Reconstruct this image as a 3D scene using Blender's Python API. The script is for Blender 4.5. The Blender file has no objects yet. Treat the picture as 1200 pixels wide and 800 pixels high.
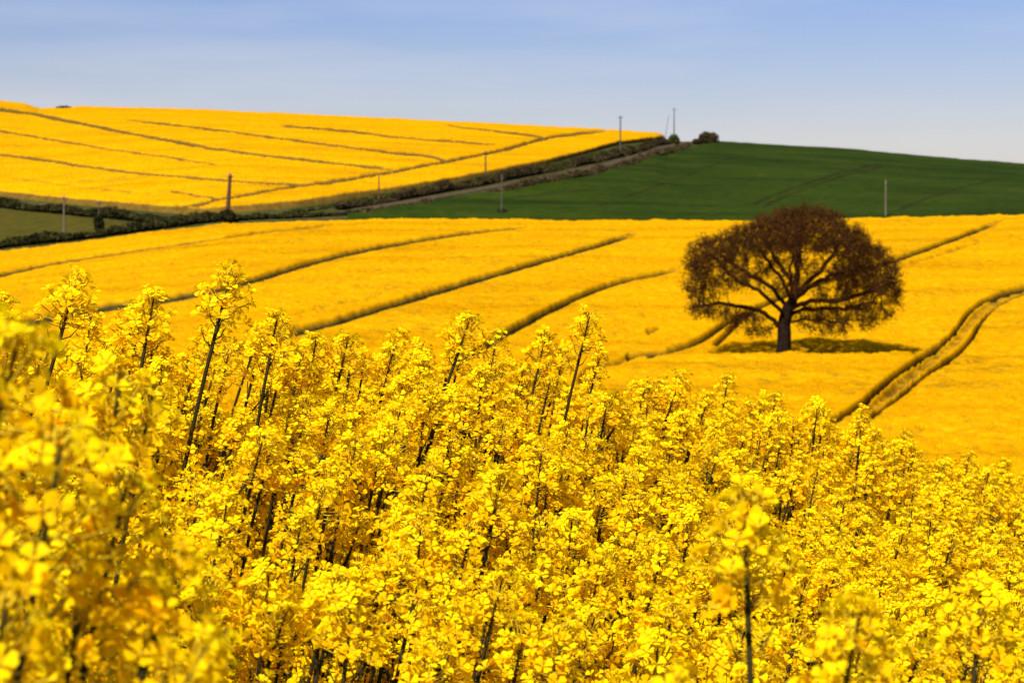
import bpy, math, random
import numpy as np

random.seed(7)
rng = np.random.default_rng(7)
scene = bpy.context.scene
col = scene.collection
R = math.radians

# ------------------------------------------------------------------ camera, light, exposure
F = 70.0 / 36.0 * 1200.0          # focal length in photo pixels
HOR = 300.0                       # photo row of the true horizon
CAMZ = 1.9

cam_d = bpy.data.cameras.new("camera")
cam = bpy.data.objects.new("camera", cam_d)
col.objects.link(cam)
cam.location = (0, 0, CAMZ)
cam.rotation_euler = (R(90), 0, 0)
cam_d.lens = 70
cam_d.sensor_width = 36
cam_d.shift_y = -(400.0 - HOR) / 1200.0
cam_d.clip_start = 0.05
cam_d.clip_end = 30000
cam_d.dof.use_dof = True
cam_d.dof.focus_distance = 4.8
cam_d.dof.aperture_fstop = 11.0
scene.camera = cam

SUN_EL, SUN_AZ = 47.0, 207.0      # azimuth clockwise from +Y (view direction): behind the camera, to the left
world = bpy.data.worlds.new("World")
scene.world = world
world.use_nodes = True
wn, wl = world.node_tree.nodes, world.node_tree.links
wn.clear()
w_out = wn.new("ShaderNodeOutputWorld")
w_bg = wn.new("ShaderNodeBackground")
w_bg.inputs["Strength"].default_value = 0.0505
sky = wn.new("ShaderNodeTexSky")
sky.sky_type = 'NISHITA'
sky.sun_disc = False
sky.sun_elevation = R(SUN_EL)
sky.sun_rotation = R(SUN_AZ)
sky.altitude = 100
sky.air_density = 1.0
sky.dust_density = 1.0
sky.ozone_density = 2.5
# thin high cloud veil, denser towards the horizon
tc = wn.new("ShaderNodeTexCoord")
mp = wn.new("ShaderNodeMapping")
mp.inputs["Scale"].default_value = (1.6, 1.6, 14.0)
nz = wn.new("ShaderNodeTexNoise")
nz.inputs["Scale"].default_value = 2.2
nz.inputs["Detail"].default_value = 5
rp = wn.new("ShaderNodeValToRGB")
rp.color_ramp.elements[0].position = 0.42
rp.color_ramp.elements[1].position = 0.75
rp.color_ramp.elements[0].color = (0, 0, 0, 1)
rp.color_ramp.elements[1].color = (0.5, 0.5, 0.5, 1)
mixc = wn.new("ShaderNodeMix")
mixc.data_type = 'RGBA'
mixc.inputs["B"].default_value = (7.0, 7.1, 7.8, 1)
tint = wn.new("ShaderNodeMix")
tint.data_type = 'RGBA'
tint.blend_type = 'MULTIPLY'
tint.inputs["Factor"].default_value = 1.0
sx = wn.new("ShaderNodeSeparateXYZ")
rz = wn.new("ShaderNodeValToRGB")          # air colour: greyer low down, bluer higher up
rz.color_ramp.elements[0].position = 0.055
rz.color_ramp.elements[0].color = (1.27, 1.03, 1.04, 1)
rz.color_ramp.elements[1].position = 0.13
rz.color_ramp.elements[1].color = (0.87, 0.88, 1.16, 1)
wl.new(tc.outputs["Generated"], sx.inputs["Vector"])
wl.new(sx.outputs["Z"], rz.inputs["Fac"])
wl.new(rz.outputs["Color"], tint.inputs["B"])
wl.new(tc.outputs["Generated"], mp.inputs["Vector"])
wl.new(mp.outputs["Vector"], nz.inputs["Vector"])
wl.new(nz.outputs["Fac"], rp.inputs["Fac"])
wl.new(rp.outputs["Color"], mixc.inputs["Factor"])
wl.new(sky.outputs["Color"], tint.inputs["A"])
wl.new(tint.outputs["Result"], mixc.inputs["A"])
wl.new(mixc.outputs["Result"], w_bg.inputs["Color"])
wl.new(w_bg.outputs["Background"], w_out.inputs["Surface"])

sun_d = bpy.data.lights.new("sun", 'SUN')
sun_d.energy = 4.0
sun_d.angle = R(0.53)
sun_d.color = (1.0, 0.955, 0.88)
sun = bpy.data.objects.new("sun", sun_d)
col.objects.link(sun)
az = R(SUN_AZ)
sd = (math.sin(az) * math.cos(R(SUN_EL)), math.cos(az) * math.cos(R(SUN_EL)), math.sin(R(SUN_EL)))
import mathutils
from mathutils import Vector, Matrix, Euler
sun.rotation_euler = Vector(sd).to_track_quat('Z', 'Y').to_euler()
sun.location = (-30, -40, 80)

vs = scene.view_settings
vs.view_transform = 'Standard'
vs.look = 'None'
vs.exposure = 1.0
vs.gamma = 1.0
vs.use_curve_mapping = False
scene.cycles.max_bounces = 6
scene.cycles.diffuse_bounces = 5
scene.cycles.transmission_bounces = 3
scene.cycles.glossy_bounces = 2
scene.cycles.caustics_reflective = False
scene.cycles.caustics_refractive = False

# ------------------------------------------------------------------ helpers
def interp(x, pts):
    p = np.array(pts, float)
    return np.interp(x, p[:, 0], p[:, 1])

def sm(t):
    t = np.clip(t, 0, 1)
    return t * t * (3 - 2 * t)

def hash2(ix, iy, seed):
    h = (ix.astype(np.int64) * 374761393 + iy.astype(np.int64) * 668265263 + seed * 1274126177) & 0x7fffffff
    h = ((h ^ (h >> 13)) * 1274126177) & 0x7fffffff
    return ((h ^ (h >> 16)) & 0xffff) / 65535.0

def vnoise(x, y, seed=0):
    ix, iy = np.floor(x), np.floor(y)
    fx, fy = x - ix, y - iy
    fx = fx * fx * (3 - 2 * fx); fy = fy * fy * (3 - 2 * fy)
    a = hash2(ix, iy, seed); b = hash2(ix + 1, iy, seed)
    c = hash2(ix, iy + 1, seed); d = hash2(ix + 1, iy + 1, seed)
    return (a * (1 - fx) + b * fx) * (1 - fy) + (c * (1 - fx) + d * fx) * fy

def mesh_np(name, verts, faces, mats=(), matidx=None, smooth=False, attrs=None, looplist=None):
    """verts (n,3); faces: list of (k-gon int arrays) each (m,k)."""
    me = bpy.data.meshes.new(name)
    verts = np.asarray(verts, np.float32)
    me.vertices.add(len(verts))
    me.vertices.foreach_set("co", verts.ravel())
    blocks = faces if isinstance(faces, (list, tuple)) else [faces]
    blocks = [np.asarray(b, np.int32) for b in blocks if len(b)]
    loops = np.concatenate([b.ravel() for b in blocks])
    sizes = np.concatenate([np.full(len(b), b.shape[1], np.int32) for b in blocks])
    starts = np.concatenate([[0], np.cumsum(sizes)[:-1]]).astype(np.int32)
    me.loops.add(len(loops))
    me.loops.foreach_set("vertex_index", loops)
    me.polygons.add(len(sizes))
    me.polygons.foreach_set("loop_start", starts)
    for m in mats:
        me.materials.append(m)
    if matidx is not None:
        me.polygons.foreach_set("material_index", np.asarray(matidx, np.int32))
    if smooth:
        me.polygons.foreach_set("use_smooth", np.ones(len(sizes), bool))
    me.update(calc_edges=True)
    if attrs:
        for k, v in attrs.items():
            a = me.attributes.new(k, 'FLOAT', 'POINT')
            a.data.foreach_set("value", np.asarray(v, np.float32))
    return me

def link(name, me, parent=None):
    o = bpy.data.objects.new(name, me)
    col.objects.link(o)
    if parent is not None:
        o.parent = parent
    return o

def tag(o, label=None, cat=None, group=None, kind=None):
    if label: o["label"] = label
    if cat: o["category"] = cat
    if group: o["group"] = group
    if kind: o["kind"] = kind
    return o

def empty(name, loc):
    o = bpy.data.objects.new(name, None)
    o.empty_display_size = 0.2
    o.location = loc
    col.objects.link(o)
    return o

def grid_faces(nr, nc):
    i = np.arange(nr * nc).reshape(nr, nc)
    return np.stack([i[:-1, :-1], i[:-1, 1:], i[1:, 1:], i[1:, :-1]], -1).reshape(-1, 4)

# ------------------------------------------------------------------ materials
def mat_new(name):
    m = bpy.data.materials.new(name)
    m.use_nodes = True
    nt = m.node_tree
    nt.nodes.clear()
    return m, nt.nodes, nt.links

def ramp(n, cols):
    r = n.new("ShaderNodeValToRGB")
    e = r.color_ramp.elements
    while len(e) > 1:
        e.remove(e[-1])
    e[0].position, e[0].color = cols[0][0], (*cols[0][1], 1)
    for p, c in cols[1:]:
        k = e.new(p); k.color = (*c, 1)
    return r

def noise(n, l, scale, detail=3, vec=None, rough=0.55):
    t = n.new("ShaderNodeTexNoise")
    t.inputs["Scale"].default_value = scale
    t.inputs["Detail"].default_value = detail
    t.inputs["Roughness"].default_value = rough
    if vec is not None:
        l.new(vec, t.inputs["Vector"])
    return t

def mixrgb(n, l, fac, a, b, mode='MIX'):
    m = n.new("ShaderNodeMix"); m.data_type = 'RGBA'; m.blend_type = mode
    for s, v in (("Factor", fac), ("A", a), ("B", b)):
        if hasattr(v, "is_output"):
            l.new(v, m.inputs[s])
        elif s == "Factor":
            m.inputs[s].default_value = v
        else:
            m.inputs[s].default_value = (*v, 1)
    return m.outputs["Result"]

def ground_mat(name, cols, scale, rough=0.95, bump=0.0, bscale=4.0, cols2=None, scale2=0.05, extra=None):
    m, n, l = mat_new(name)
    out = n.new("ShaderNodeOutputMaterial")
    b = n.new("ShaderNodeBsdfPrincipled")
    b.inputs["Roughness"].default_value = rough
    b.inputs["Specular IOR Level"].default_value = 0.02
    tc = n.new("ShaderNodeTexCoord")
    t = noise(n, l, scale, 5, tc.outputs["Object"], 0.65)
    r = ramp(n, cols)
    l.new(t.outputs["Fac"], r.inputs["Fac"])
    c = r.outputs["Color"]
    if cols2:
        t2 = noise(n, l, scale2, 3, tc.outputs["Object"])
        r2 = ramp(n, cols2)
        l.new(t2.outputs["Fac"], r2.inputs["Fac"])
        c = mixrgb(n, l, 1.0, c, r2.outputs["Color"], 'MULTIPLY')
    if extra:
        c = extra(n, l, tc, c)
    l.new(c, b.inputs["Base Color"])
    if bump:
        tb = noise(n, l, bscale, 4, tc.outputs["Object"])
        bm = n.new("ShaderNodeBump")
        bm.inputs["Strength"].default_value = bump
        bm.inputs["Distance"].default_value = 0.3
        l.new(tb.outputs["Fac"], bm.inputs["Height"])
        l.new(bm.outputs["Normal"], b.inputs["Normal"])
    l.new(b.outputs["BSDF"], out.inputs["Surface"])
    return m

def simple_mat(name, c1, c2, scale, rough=0.7, trans=0.0, attr=None, spec=0.03):
    """two-tone noise material; optional translucency; optional attribute picking between the tones."""
    m, n, l = mat_new(name)
    out = n.new("ShaderNodeOutputMaterial")
    b = n.new("ShaderNodeBsdfPrincipled")
    b.inputs["Roughness"].default_value = rough
    b.inputs["Specular IOR Level"].default_value = spec
    if attr:
        a = n.new("ShaderNodeAttribute"); a.attribute_name = attr
        fac = a.outputs["Fac"]
    else:
        tc = n.new("ShaderNodeTexCoord")
        t = noise(n, l, scale, 3, tc.outputs["Object"])
        rr = n.new("ShaderNodeMapRange")
        rr.inputs["From Min"].default_value = 0.35; rr.inputs["From Max"].default_value = 0.65
        l.new(t.outputs["Fac"], rr.inputs["Value"])
        fac = rr.outputs["Result"]
    c = mixrgb(n, l, fac, c1, c2)
    l.new(c, b.inputs["Base Color"])
    if trans > 0:
        tr = n.new("ShaderNodeBsdfTranslucent")
        l.new(c, tr.inputs["Color"])
        mx = n.new("ShaderNodeMixShader")
        mx.inputs["Fac"].default_value = trans
        l.new(b.outputs["BSDF"], mx.inputs[1]); l.new(tr.outputs["BSDF"], mx.inputs[2])
        l.new(mx.outputs["Shader"], out.inputs["Surface"])
    else:
        l.new(b.outputs["BSDF"], out.inputs["Surface"])
    return m

def canopy_mat(name, golds, flecks, fscale, rut):
    """flowering crop seen from afar: golden yellow with green flecks; 'rut' marks where the crop is open down to stems and soil."""
    m, n, l = mat_new(name)
    out = n.new("ShaderNodeOutputMaterial")
    b = n.new("ShaderNodeBsdfPrincipled")
    b.inputs["Roughness"].default_value = 0.9
    b.inputs["Specular IOR Level"].default_value = 0.0
    tc = n.new("ShaderNodeTexCoord")
    t = noise(n, l, fscale, 4, tc.outputs["Object"], 0.7)
    r = ramp(n, [(0.30, golds[0]), (0.5, golds[1]), (0.7, golds[2])])
    l.new(t.outputs["Fac"], r.inputs["Fac"])
    mp2 = n.new("ShaderNodeMapping")       # tonal patches and gentle field shading painted in, streaked along the drilled rows
    mp2.inputs["Rotation"].default_value = (0, 0, R(-22))
    mp2.inputs["Scale"].default_value = (0.5, 2.2, 1.0)
    l.new(tc.outputs["Object"], mp2.inputs["Vector"])
    t2 = noise(n, l, 0.05, 5, mp2.outputs["Vector"], 0.65)
    r2 = ramp(n, [(0.30, (0.74, 0.66, 0.6)), (0.5, (0.98, 0.96, 1)), (0.68, (1.06, 1.08, 1))])
    l.new(t2.outputs["Fac"], r2.inputs["Fac"])
    c = mixrgb(n, l, 1.0, r.outputs["Color"], r2.outputs["Color"], 'MULTIPLY')
    # bare green flecks where the flowers are thin
    t3 = noise(n, l, fscale * 0.55, 5, tc.outputs["Object"], 0.75)
    t4 = noise(n, l, 0.09, 3, tc.outputs["Object"], 0.6)
    ad = n.new("ShaderNodeMath"); ad.operation = 'MULTIPLY_ADD'
    l.new(t4.outputs["Fac"], ad.inputs[0]); ad.inputs[1].default_value = 0.45
    l.new(t3.outputs["Fac"], ad.inputs[2])
    mr = n.new("ShaderNodeMapRange")
    mr.inputs["From Min"].default_value = 0.77; mr.inputs["From Max"].default_value = 0.95
    mr.inputs["To Max"].default_value = 0.75
    l.new(ad.outputs[0], mr.inputs["Value"])
    c = mixrgb(n, l, mr.outputs["Result"], c, flecks)
    a = n.new("ShaderNodeAttribute"); a.attribute_name = "rut"
    t5 = noise(n, l, fscale * 0.8, 4, tc.outputs["Object"], 0.7)
    rr = ramp(n, [(0.35, rut[0]), (0.65, rut[1])])
    l.new(t5.outputs["Fac"], rr.inputs["Fac"])
    sh = n.new("ShaderNodeMapRange")
    sh.inputs["From Min"].default_value = 0.12; sh.inputs["From Max"].default_value = 0.62
    l.new(a.outputs["Fac"], sh.inputs["Value"])
    c = mixrgb(n, l, sh.outputs["Result"], c, rr.outputs["Color"])
    l.new(c, b.inputs["Base Color"])
    l.new(b.outputs["BSDF"], out.inputs["Surface"])
    return m

M = {}
M["ground"] = ground_mat("rough_grass_verge", [(0.3, (0.032, 0.034, 0.008)), (0.5, (0.046, 0.048, 0.012)), (0.7, (0.075, 0.070, 0.028))], 0.35,
                         bump=0.5, bscale=0.8, cols2=[(0.35, (0.75, 0.7, 0.7)), (0.65, (1.1, 1.05, 1.0))], scale2=0.03)
def wheat_lines(n, l, tc, c):
    mp = n.new("ShaderNodeMapping")
    mp.inputs["Rotation"].default_value = (0, 0, R(-38))
    mp.inputs["Scale"].default_value = (0.012, 0.16, 0.05)
    l.new(tc.outputs["Object"], mp.inputs["Vector"])
    w = noise(n, l, 1.0, 4, mp.outputs["Vector"], 0.6)
    r = ramp(n, [(0.34, (0.55, 0.62, 0.6)), (0.46, (1, 1, 1)), (0.62, (1, 1, 1)), (0.72, (1.25, 1.15, 1.0))])
    l.new(w.outputs["Fac"], r.inputs["Fac"])
    c = mixrgb(n, l, 1.0, c, r.outputs["Color"], 'MULTIPLY')
    a = n.new("ShaderNodeAttribute"); a.attribute_name = "rut"      # wheelings: soil and trodden stems
    return mixrgb(n, l, a.outputs["Fac"], c, (0.016, 0.015, 0.004))
M["wheat"] = ground_mat("young_green_cereal", [(0.3, (0.011, 0.027, 0.0015)), (0.5, (0.019, 0.034, 0.002)), (0.7, (0.032, 0.041, 0.003))], 0.5,
                        bump=0.5, bscale=1.2, cols2=[(0.30, (0.58, 0.68, 0.7)), (0.68, (1.30, 1.18, 1.0))], scale2=0.03, extra=wheat_lines)
M["pasture"] = ground_mat("pale_pasture", [(0.3, (0.042, 0.038, 0.005)), (0.5, (0.058, 0.049, 0.007)), (0.7, (0.082, 0.056, 0.010))], 0.4,
                          bump=0.3, bscale=1.2, cols2=[(0.4, (0.85, 0.9, 0.8)), (0.6, (1.1, 1.0, 1.0))], scale2=0.04)
M["lane"] = ground_mat("dusty_lane", [(0.3, (0.036, 0.024, 0.012)), (0.6, (0.075, 0.054, 0.032))], 0.8)
M["mid_crop"] = canopy_mat("rape_canopy", [(0.41, 0.182, 0.001), (0.495, 0.242, 0.001), (0.585, 0.308, 0.002)], (0.13, 0.10, 0.006), 1.6,
                           [(0.025, 0.020, 0.006), (0.060, 0.050, 0.011)])
M["far_crop"] = canopy_mat("far_rape_canopy", [(0.475, 0.218, 0.001), (0.53, 0.257, 0.001), (0.58, 0.296, 0.002)], (0.20, 0.14, 0.008), 0.7,
                           [(0.085, 0.048, 0.008), (0.14, 0.085, 0.012)])
M["petal"] = simple_mat("rape_petal", (0.97, 0.50, 0.000), (0.98, 0.77, 0.002), 60, 0.7, trans=0.50, attr="tone", spec=0.04)  # orange shade tone and lemon highlight tone, painted into the petal colour
M["bud"] = simple_mat("rape_bud", (0.38, 0.27, 0.012), (0.60, 0.40, 0.010), 90, 0.6)
M["stem"] = simple_mat("rape_stem", (0.030, 0.046, 0.009), (0.024, 0.019, 0.005), 20, 0.6, attr="tone", spec=0.03)
M["leaf"] = simple_mat("rape_leaf", (0.030, 0.060, 0.020), (0.050, 0.085, 0.025), 30, 0.5, trans=0.15)
M["bark"] = simple_mat("oak_bark", (0.009, 0.005, 0.003), (0.022, 0.012, 0.007), 5, 0.9)
M["twig"] = simple_mat("oak_twig", (0.018, 0.008, 0.003), (0.034, 0.015, 0.006), 2, 0.9)
M["oakleaf"] = simple_mat("bronze_oak_leaf", (0.046, 0.018, 0.0035), (0.098, 0.040, 0.007), 0.5, 0.7, trans=0.2)
M["hedge_dark"] = simple_mat("hedge_dark_green", (0.014, 0.014, 0.004), (0.040, 0.036, 0.010), 0.5, 0.8)
M["hedge_brown"] = simple_mat("hedge_bare_brown", (0.022, 0.016, 0.006), (0.055, 0.038, 0.016), 0.35, 0.85)
M["hedge_green"] = simple_mat("hedge_green", (0.022, 0.030, 0.006), (0.055, 0.055, 0.012), 0.4, 0.8)
M["hedge_bank"] = simple_mat("bank_tan", (0.032, 0.023, 0.009), (0.075, 0.054, 0.024), 0.4, 0.9)
M["pole_dark"] = simple_mat("creosoted_pole", (0.06, 0.032, 0.018), (0.10, 0.055, 0.03), 3, 0.8)
M["pole_pale"] = simple_mat("weathered_pole", (0.10, 0.082, 0.056), (0.15, 0.122, 0.086), 3, 0.8)
M["pole_grey"] = simple_mat("grey_pole", (0.055, 0.048, 0.038), (0.09, 0.078, 0.064), 3, 0.8)
M["insulator"] = simple_mat("insulator_ceramic", (0.25, 0.2, 0.17), (0.35, 0.3, 0.26), 9, 0.3)

# ------------------------------------------------------------------ terrain
CROP = 1.3
CREST = [(-200, 345), (0, 345), (100, 346), (200, 350), (300, 362), (400, 376), (600, 384), (700, 406), (800, 434), (900, 459),
         (1000, 492), (1100, 522), (1200, 546), (1400, 582)]
CREST_D = [(-200, 4.5), (0, 4.6), (300, 4.9), (600, 5.9), (900, 7.2), (1200, 8.8), (1400, 9.2)]
MIDTOP = [(-400, 330), (-200, 317), (0, 295), (100, 283), (200, 270), (262, 262), (400, 258), (440, 257), (860, 258), (1000, 256), (1200, 252), (1500, 248)]
SKYG = [(-400, 112), (-100, 123), (0, 125), (30, 128), (45, 129), (85, 129), (200, 131), (400, 140), (600, 150), (700, 155), (770, 160), (782, 164),
        (800, 166), (842, 167), (950, 173), (1050, 180.5), (1200, 194), (1500, 224)]
DN = 2.8

def py_fg(px, D):
    """photo row of the crop top in the near field"""
    c, dc = interp(px, CREST), interp(px, CREST_D)
    t = np.clip((D - DN) / (dc - DN), 0, 1.0)
    near = 800.0
    p = near + (c - near) * t ** 0.72
    return p

def z_crop(px, D):
    """height (above the lens) of the crop top from the near slope to the top edge of the middle field"""
    px = np.clip(px, -300, 1500)
    D = np.asarray(D, float)
    dc, c = interp(px, CREST_D), interp(px, CREST)
    fg = py_fg(px, np.maximum(D, DN))
    z_fg = (HOR - fg) / F * np.maximum(D, DN)
    # behind the crest of the near slope the ground falls into the hidden valley
    z_c = (HOR - c) / F * dc
    z15 = (HOR - 640) / F * 16.0
    z50 = (HOR - 650) / F * 50.0
    z70 = (HOR - 585) / F * 72.0
    z100 = (HOR - interp(px, [(-300, 490), (900, 488), (1200, 478), (1500, 475)])) / F * 100
    z135 = (HOR - interp(px, [(-300, 440), (500, 432), (650, 424), (760, 419), (860, 417), (1000, 417), (1060, 420), (1200, 424), (1500, 424)])) / F * 135
    dip = interp(px, [(-300, 0.1), (600, 0.25), (760, 0.55), (1020, 0.6), (1090, 0.3), (1200, 0.15)])
    z150 = z135 - dip
    ztop = (HOR - interp(px, MIDTOP)) / F * 332.0
    z = np.where(D <= dc, z_fg, 0)
    def seg(z, d0, d1, a, b, f=lambda t: t):
        m = (D > d0) & (D <= d1)
        return np.where(m, a + (b - a) * f(np.clip((D - d0) / (d1 - d0), 0, 1)), z)
    z = seg(z, dc, 16.0, z_c, z15, lambda t: t ** 0.75)
    z = seg(z, 16.0, 50.0, z15, z50)
    z = seg(z, 50.0, 72.0, z50, z70, lambda t: t * (1.9 - 0.9 * t))
    z = seg(z, 72.0, 100.0, z70, z100)
    z = seg(z, 100.0, 135.0, z100, z135, lambda t: t * (1.35 - 0.35 * t))
    z = seg(z, 135.0, 150.0, z135, z150, sm)
    z = seg(z, 150.0, 332.0, z150, ztop, lambda t: t + 0.08 * np.sin(math.pi * t) * t + 0.01 * np.sin(2 * math.pi * t))
    z = np.where(D > 332.0, ztop, z)
    return z

def z_far(px, D):
    """ground height (above the lens) beyond the middle field"""
    px = np.clip(px, -400, 1500)
    z0 = (HOR - (interp(px, MIDTOP) + interp(px, [(300, 0), (440, 5)]))) / F * 340.0 - interp(px, [(300, 0.2), (440, 0.6)])
    z1 = (HOR - interp(px, SKYG)) / F * 720.0
    t = (D - 340.0) / 380.0
    up = z0 + (z1 - z0) * (t * (1.25 - 0.25 * t))
    dn = z1 - ((D - 720.0) / 110.0) ** 2 - 0.01 * (D - 720)
    dn = np.maximum(dn, z1 - 70.0 - 0.0 * D)
    z = np.where(t <= 1, up, dn)
    far = -10.0
    k = sm((D - 1500) / 1500)
    return z * (1 - k) + far * k

def z_ground(x, y):
    D = np.maximum(y, DN)
    px = 600 + F * x / D
    a = z_crop(px, np.minimum(D, 332.0)) - CROP
    b = z_far(px, np.maximum(D, 340.0))
    k = sm((D - 332.0) / 8.0)
    return CAMZ + a * (1 - k) + b * k

def solveD(px, py, lo=340.0, hi=720.0, off=0.0):
    """distance at which the far ground (+off) shows at photo point (px,py)"""
    px = np.asarray(px, float); py = np.asarray(py, float)
    lo = np.full(px.shape, lo); hi = np.full(px.shape, hi)
    for _ in range(40):
        mid = (lo + hi) / 2
        p = HOR - (z_far(px, mid) + off) / mid * F
        lo = np.where(p > py, mid, lo); hi = np.where(p > py, hi, mid)
    return (lo + hi) / 2

def P(px, py, D):
    return np.array([(px - 600) / F * D, D, CAMZ + (HOR - py) / F * D])

def far_pt(px, py):
    d = float(solveD([px], [py])[0])
    return np.array([(px - 600) / F * d, d, CAMZ + float(z_far(np.array([px], float), np.array([d]))[0])])

# one ground sheet out to the horizon
ys = np.unique(np.concatenate([np.linspace(-60, 1, 14), np.linspace(1, 20, 60), np.linspace(20, 160, 120), np.linspace(160, 330, 80),
                               np.linspace(330, 342, 14), np.linspace(342, 760, 160), np.linspace(760, 1600, 50), np.geomspace(1600, 9000, 30)]))
us = np.linspace(-1, 1, 361)
xs = np.sinh(us * 6.2) / np.sinh(6.2) * 6000
GX, GY = np.meshgrid(xs, ys)
# keep lateral sampling fine where the hills are
GX = np.where(np.abs(us)[None, :] < 0.92, us[None, :] * (np.maximum(GY, 8) * 0.55 + 12), np.sign(us)[None, :] * (
    (0.92 * (np.maximum(GY, 8) * 0.55 + 12)) + ((np.abs(us)[None, :] - 0.92) / 0.08) ** 2 * 5000))
GZ = z_ground(GX, GY)
ground = link("ground", mesh_np("ground", np.stack([GX, GY, GZ], -1).reshape(-1, 3), grid_faces(len(ys), len(us)), [M["ground"]], smooth=True))
ground["kind"] = "structure"

# ------------------------------------------------------------------ crops as canopy sheets
def line_mask(PX, PY, lines, wk=1.0):
    """lines: (points, half width start, half width end, strength); returns 0..1"""
    m = np.zeros(PX.shape)
    flat = PX.ravel(); fy = PY.ravel(); out = m.ravel()
    for pts, w0, w1, s in lines:
        w0, w1, s = w0 * wk, w1 * wk, min(1.0, s * 1.15)
        # smooth the hand-picked points
        pts = np.array(pts, float)
        tt = np.arange(len(pts)); tf = np.linspace(0, len(pts) - 1, (len(pts) - 1) * 6 + 1)
        q = np.stack([np.interp(tf, tt, pts[:, 0]), np.interp(tf, tt, pts[:, 1])], -1)
        for _ in range(6):
            q[1:-1] = 0.25 * q[:-2] + 0.5 * q[1:-1] + 0.25 * q[2:]
        wmax = max(w0, w1) * 2.2 + 1
        x0, x1, y0, y1 = q[:, 0].min() - wmax, q[:, 0].max() + wmax, q[:, 1].min() - wmax, q[:, 1].max() + wmax
        sel = np.nonzero((flat > x0) & (flat < x1) & (fy > y0) & (fy < y1))[0]
        if not len(sel): continue
        a, b = flat[sel], fy[sel]
        best = np.zeros(len(sel))
        n = len(q) - 1
        for i in range(n):
            A, Bq = q[i], q[i + 1]
            d = Bq - A
            L2 = d @ d + 1e-9
            t = np.clip(((a - A[0]) * d[0] + (b - A[1]) * d[1]) / L2, 0, 1)
            ds = np.hypot(a - A[0] - t * d[0], b - A[1] - t * d[1])
            w = w0 + (w1 - w0) * (i + t) / n
            ends = np.minimum(1, np.minimum((i + t) / n, 1 - (i + t) / n) * 10 + 0.25)
            best = np.maximum(best, (1 - sm((ds - w * 0.7) / (w * 0.8 + 0.25))) * s * ends)
        out[sel] = np.maximum(out[sel], best)
    return out.reshape(PX.shape)

MID_LINES = [
    ([(-250, 375), (-100, 345), (0, 321), (60, 308), (130, 297), (200, 287), (300, 272), (420, 260)], 2.2, 0.9, 0.75),
    ([(0, 385), (60, 370), (125, 358), (200, 349), (260, 337), (300, 326), (370, 305), (430, 291), (500, 279), (560, 271), (620, 265)], 4.4, 1.2, 1.0),
    ([(250, 412), (300, 400), (345, 388), (400, 374), (470, 352), (530, 335), (600, 315), (660, 298), (700, 287), (745, 273)], 4.2, 1.8, 1.0),
    ([(540, 420), (590, 390), (625, 372), (660, 354), (700, 337), (740, 326), (795, 315)], 4.0, 1.6, 0.95),
    ([(760, 415), (800, 406), (830, 393), (850, 378), (880, 362), (930, 340), (1000, 318), (1045, 305), (1090, 290), (1130, 275), (1172, 259)], 2.6, 1.8, 0.95),
    ([(838, 402), (855, 388), (868, 372), (890, 360)], 2.4, 1.5, 0.7),
    ([(735, 416), (752, 413), (790, 408)], 3.0, 1.5, 0.9),
    ([(680, 445), (700, 428), (718, 424), (735, 420)], 4.0, 2.0, 0.6),
    ([(960, 506), (990, 484), (1015, 465), (1046, 440), (1075, 421), (1100, 405), (1118, 388), (1132, 368), (1150, 352), (1175, 342), (1204, 334), (1300, 318)], 2.9, 1.1, 0.95),
    ([(1000, 506), (1024, 484), (1045, 468), (1072, 447), (1100, 428), (1122, 414), (1138, 396), (1150, 374), (1168, 356), (1186, 347), (1210, 340), (1300, 325)], 2.9, 1.1, 0.9),
    ([(1000, 488), (1046, 455), (1086, 424), (1116, 404), (1141, 371), (1164, 351), (1205, 337), (1300, 321)], 4.0, 2.5, 0.32),
    ([(1062, 510), (1090, 500), (1120, 503)], 2.0, 2.0, 0.25),
    ([(1110, 426), (1150, 421), (1200, 425)], 1.5, 1.5, 0.25),  # slight shade line of the ground fold, put in as a faint rut
    ([(758, 388), (775, 382)], 2.2, 1.2, 0.5),
    ([(1040, 314), (1100, 298), (1150, 283)], 1.2, 1.0, 0.3),
    ([(215, 343), (245, 332), (285, 322)], 1.5, 1.5, 0.25),
    ([(330, 372), (400, 355), (450, 345)], 1.2, 1.2, 0.2),
]
FAR_LINES = [
    ([(-200, 100), (-60, 122), (30, 131), (110, 147), (190, 163), (280, 178), (370, 188), (460, 197)], 1.5, 1.3, 0.9),
    ([(-150, 130), (0, 152), (60, 163), (130, 175), (220, 186), (260, 193)], 1.2, 0.8, 0.65),
    ([(-150, 160), (0, 180), (80, 191), (140, 200), (230, 208), (340, 215), (390, 214)], 1.4, 0.9, 0.85),
    ([(222, 243), (255, 233), (285, 228), (340, 218), (400, 210), (450, 202), (520, 190), (560, 181), (600, 173), (640, 161), (670, 157), (712, 153)], 1.3, 1.4, 0.9),
    ([(150, 141), (220, 147), (310, 159), (400, 171), (470, 180), (510, 183), (525, 190)], 0.9, 1.5, 0.7),
    ([(330, 147), (400, 152), (460, 160), (530, 165), (580, 169)], 1.2, 0.8, 0.85),
    ([(520, 146), (570, 152), (620, 158), (640, 161)], 0.7, 1.3, 0.7),
    ([(205, 241), (225, 239), (260, 232)], 1.0, 0.8, 0.9),
    ([(200, 222), (240, 229), (262, 233)], 0.9, 1.2, 0.7),
    ([(0, 206), (90, 218), (180, 226)], 0.8, 0.8, 0.3),
]

TREE_PX, TREE_D = 918.0, 148.0
TREE_X = (TREE_PX - 600) / F * TREE_D

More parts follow.
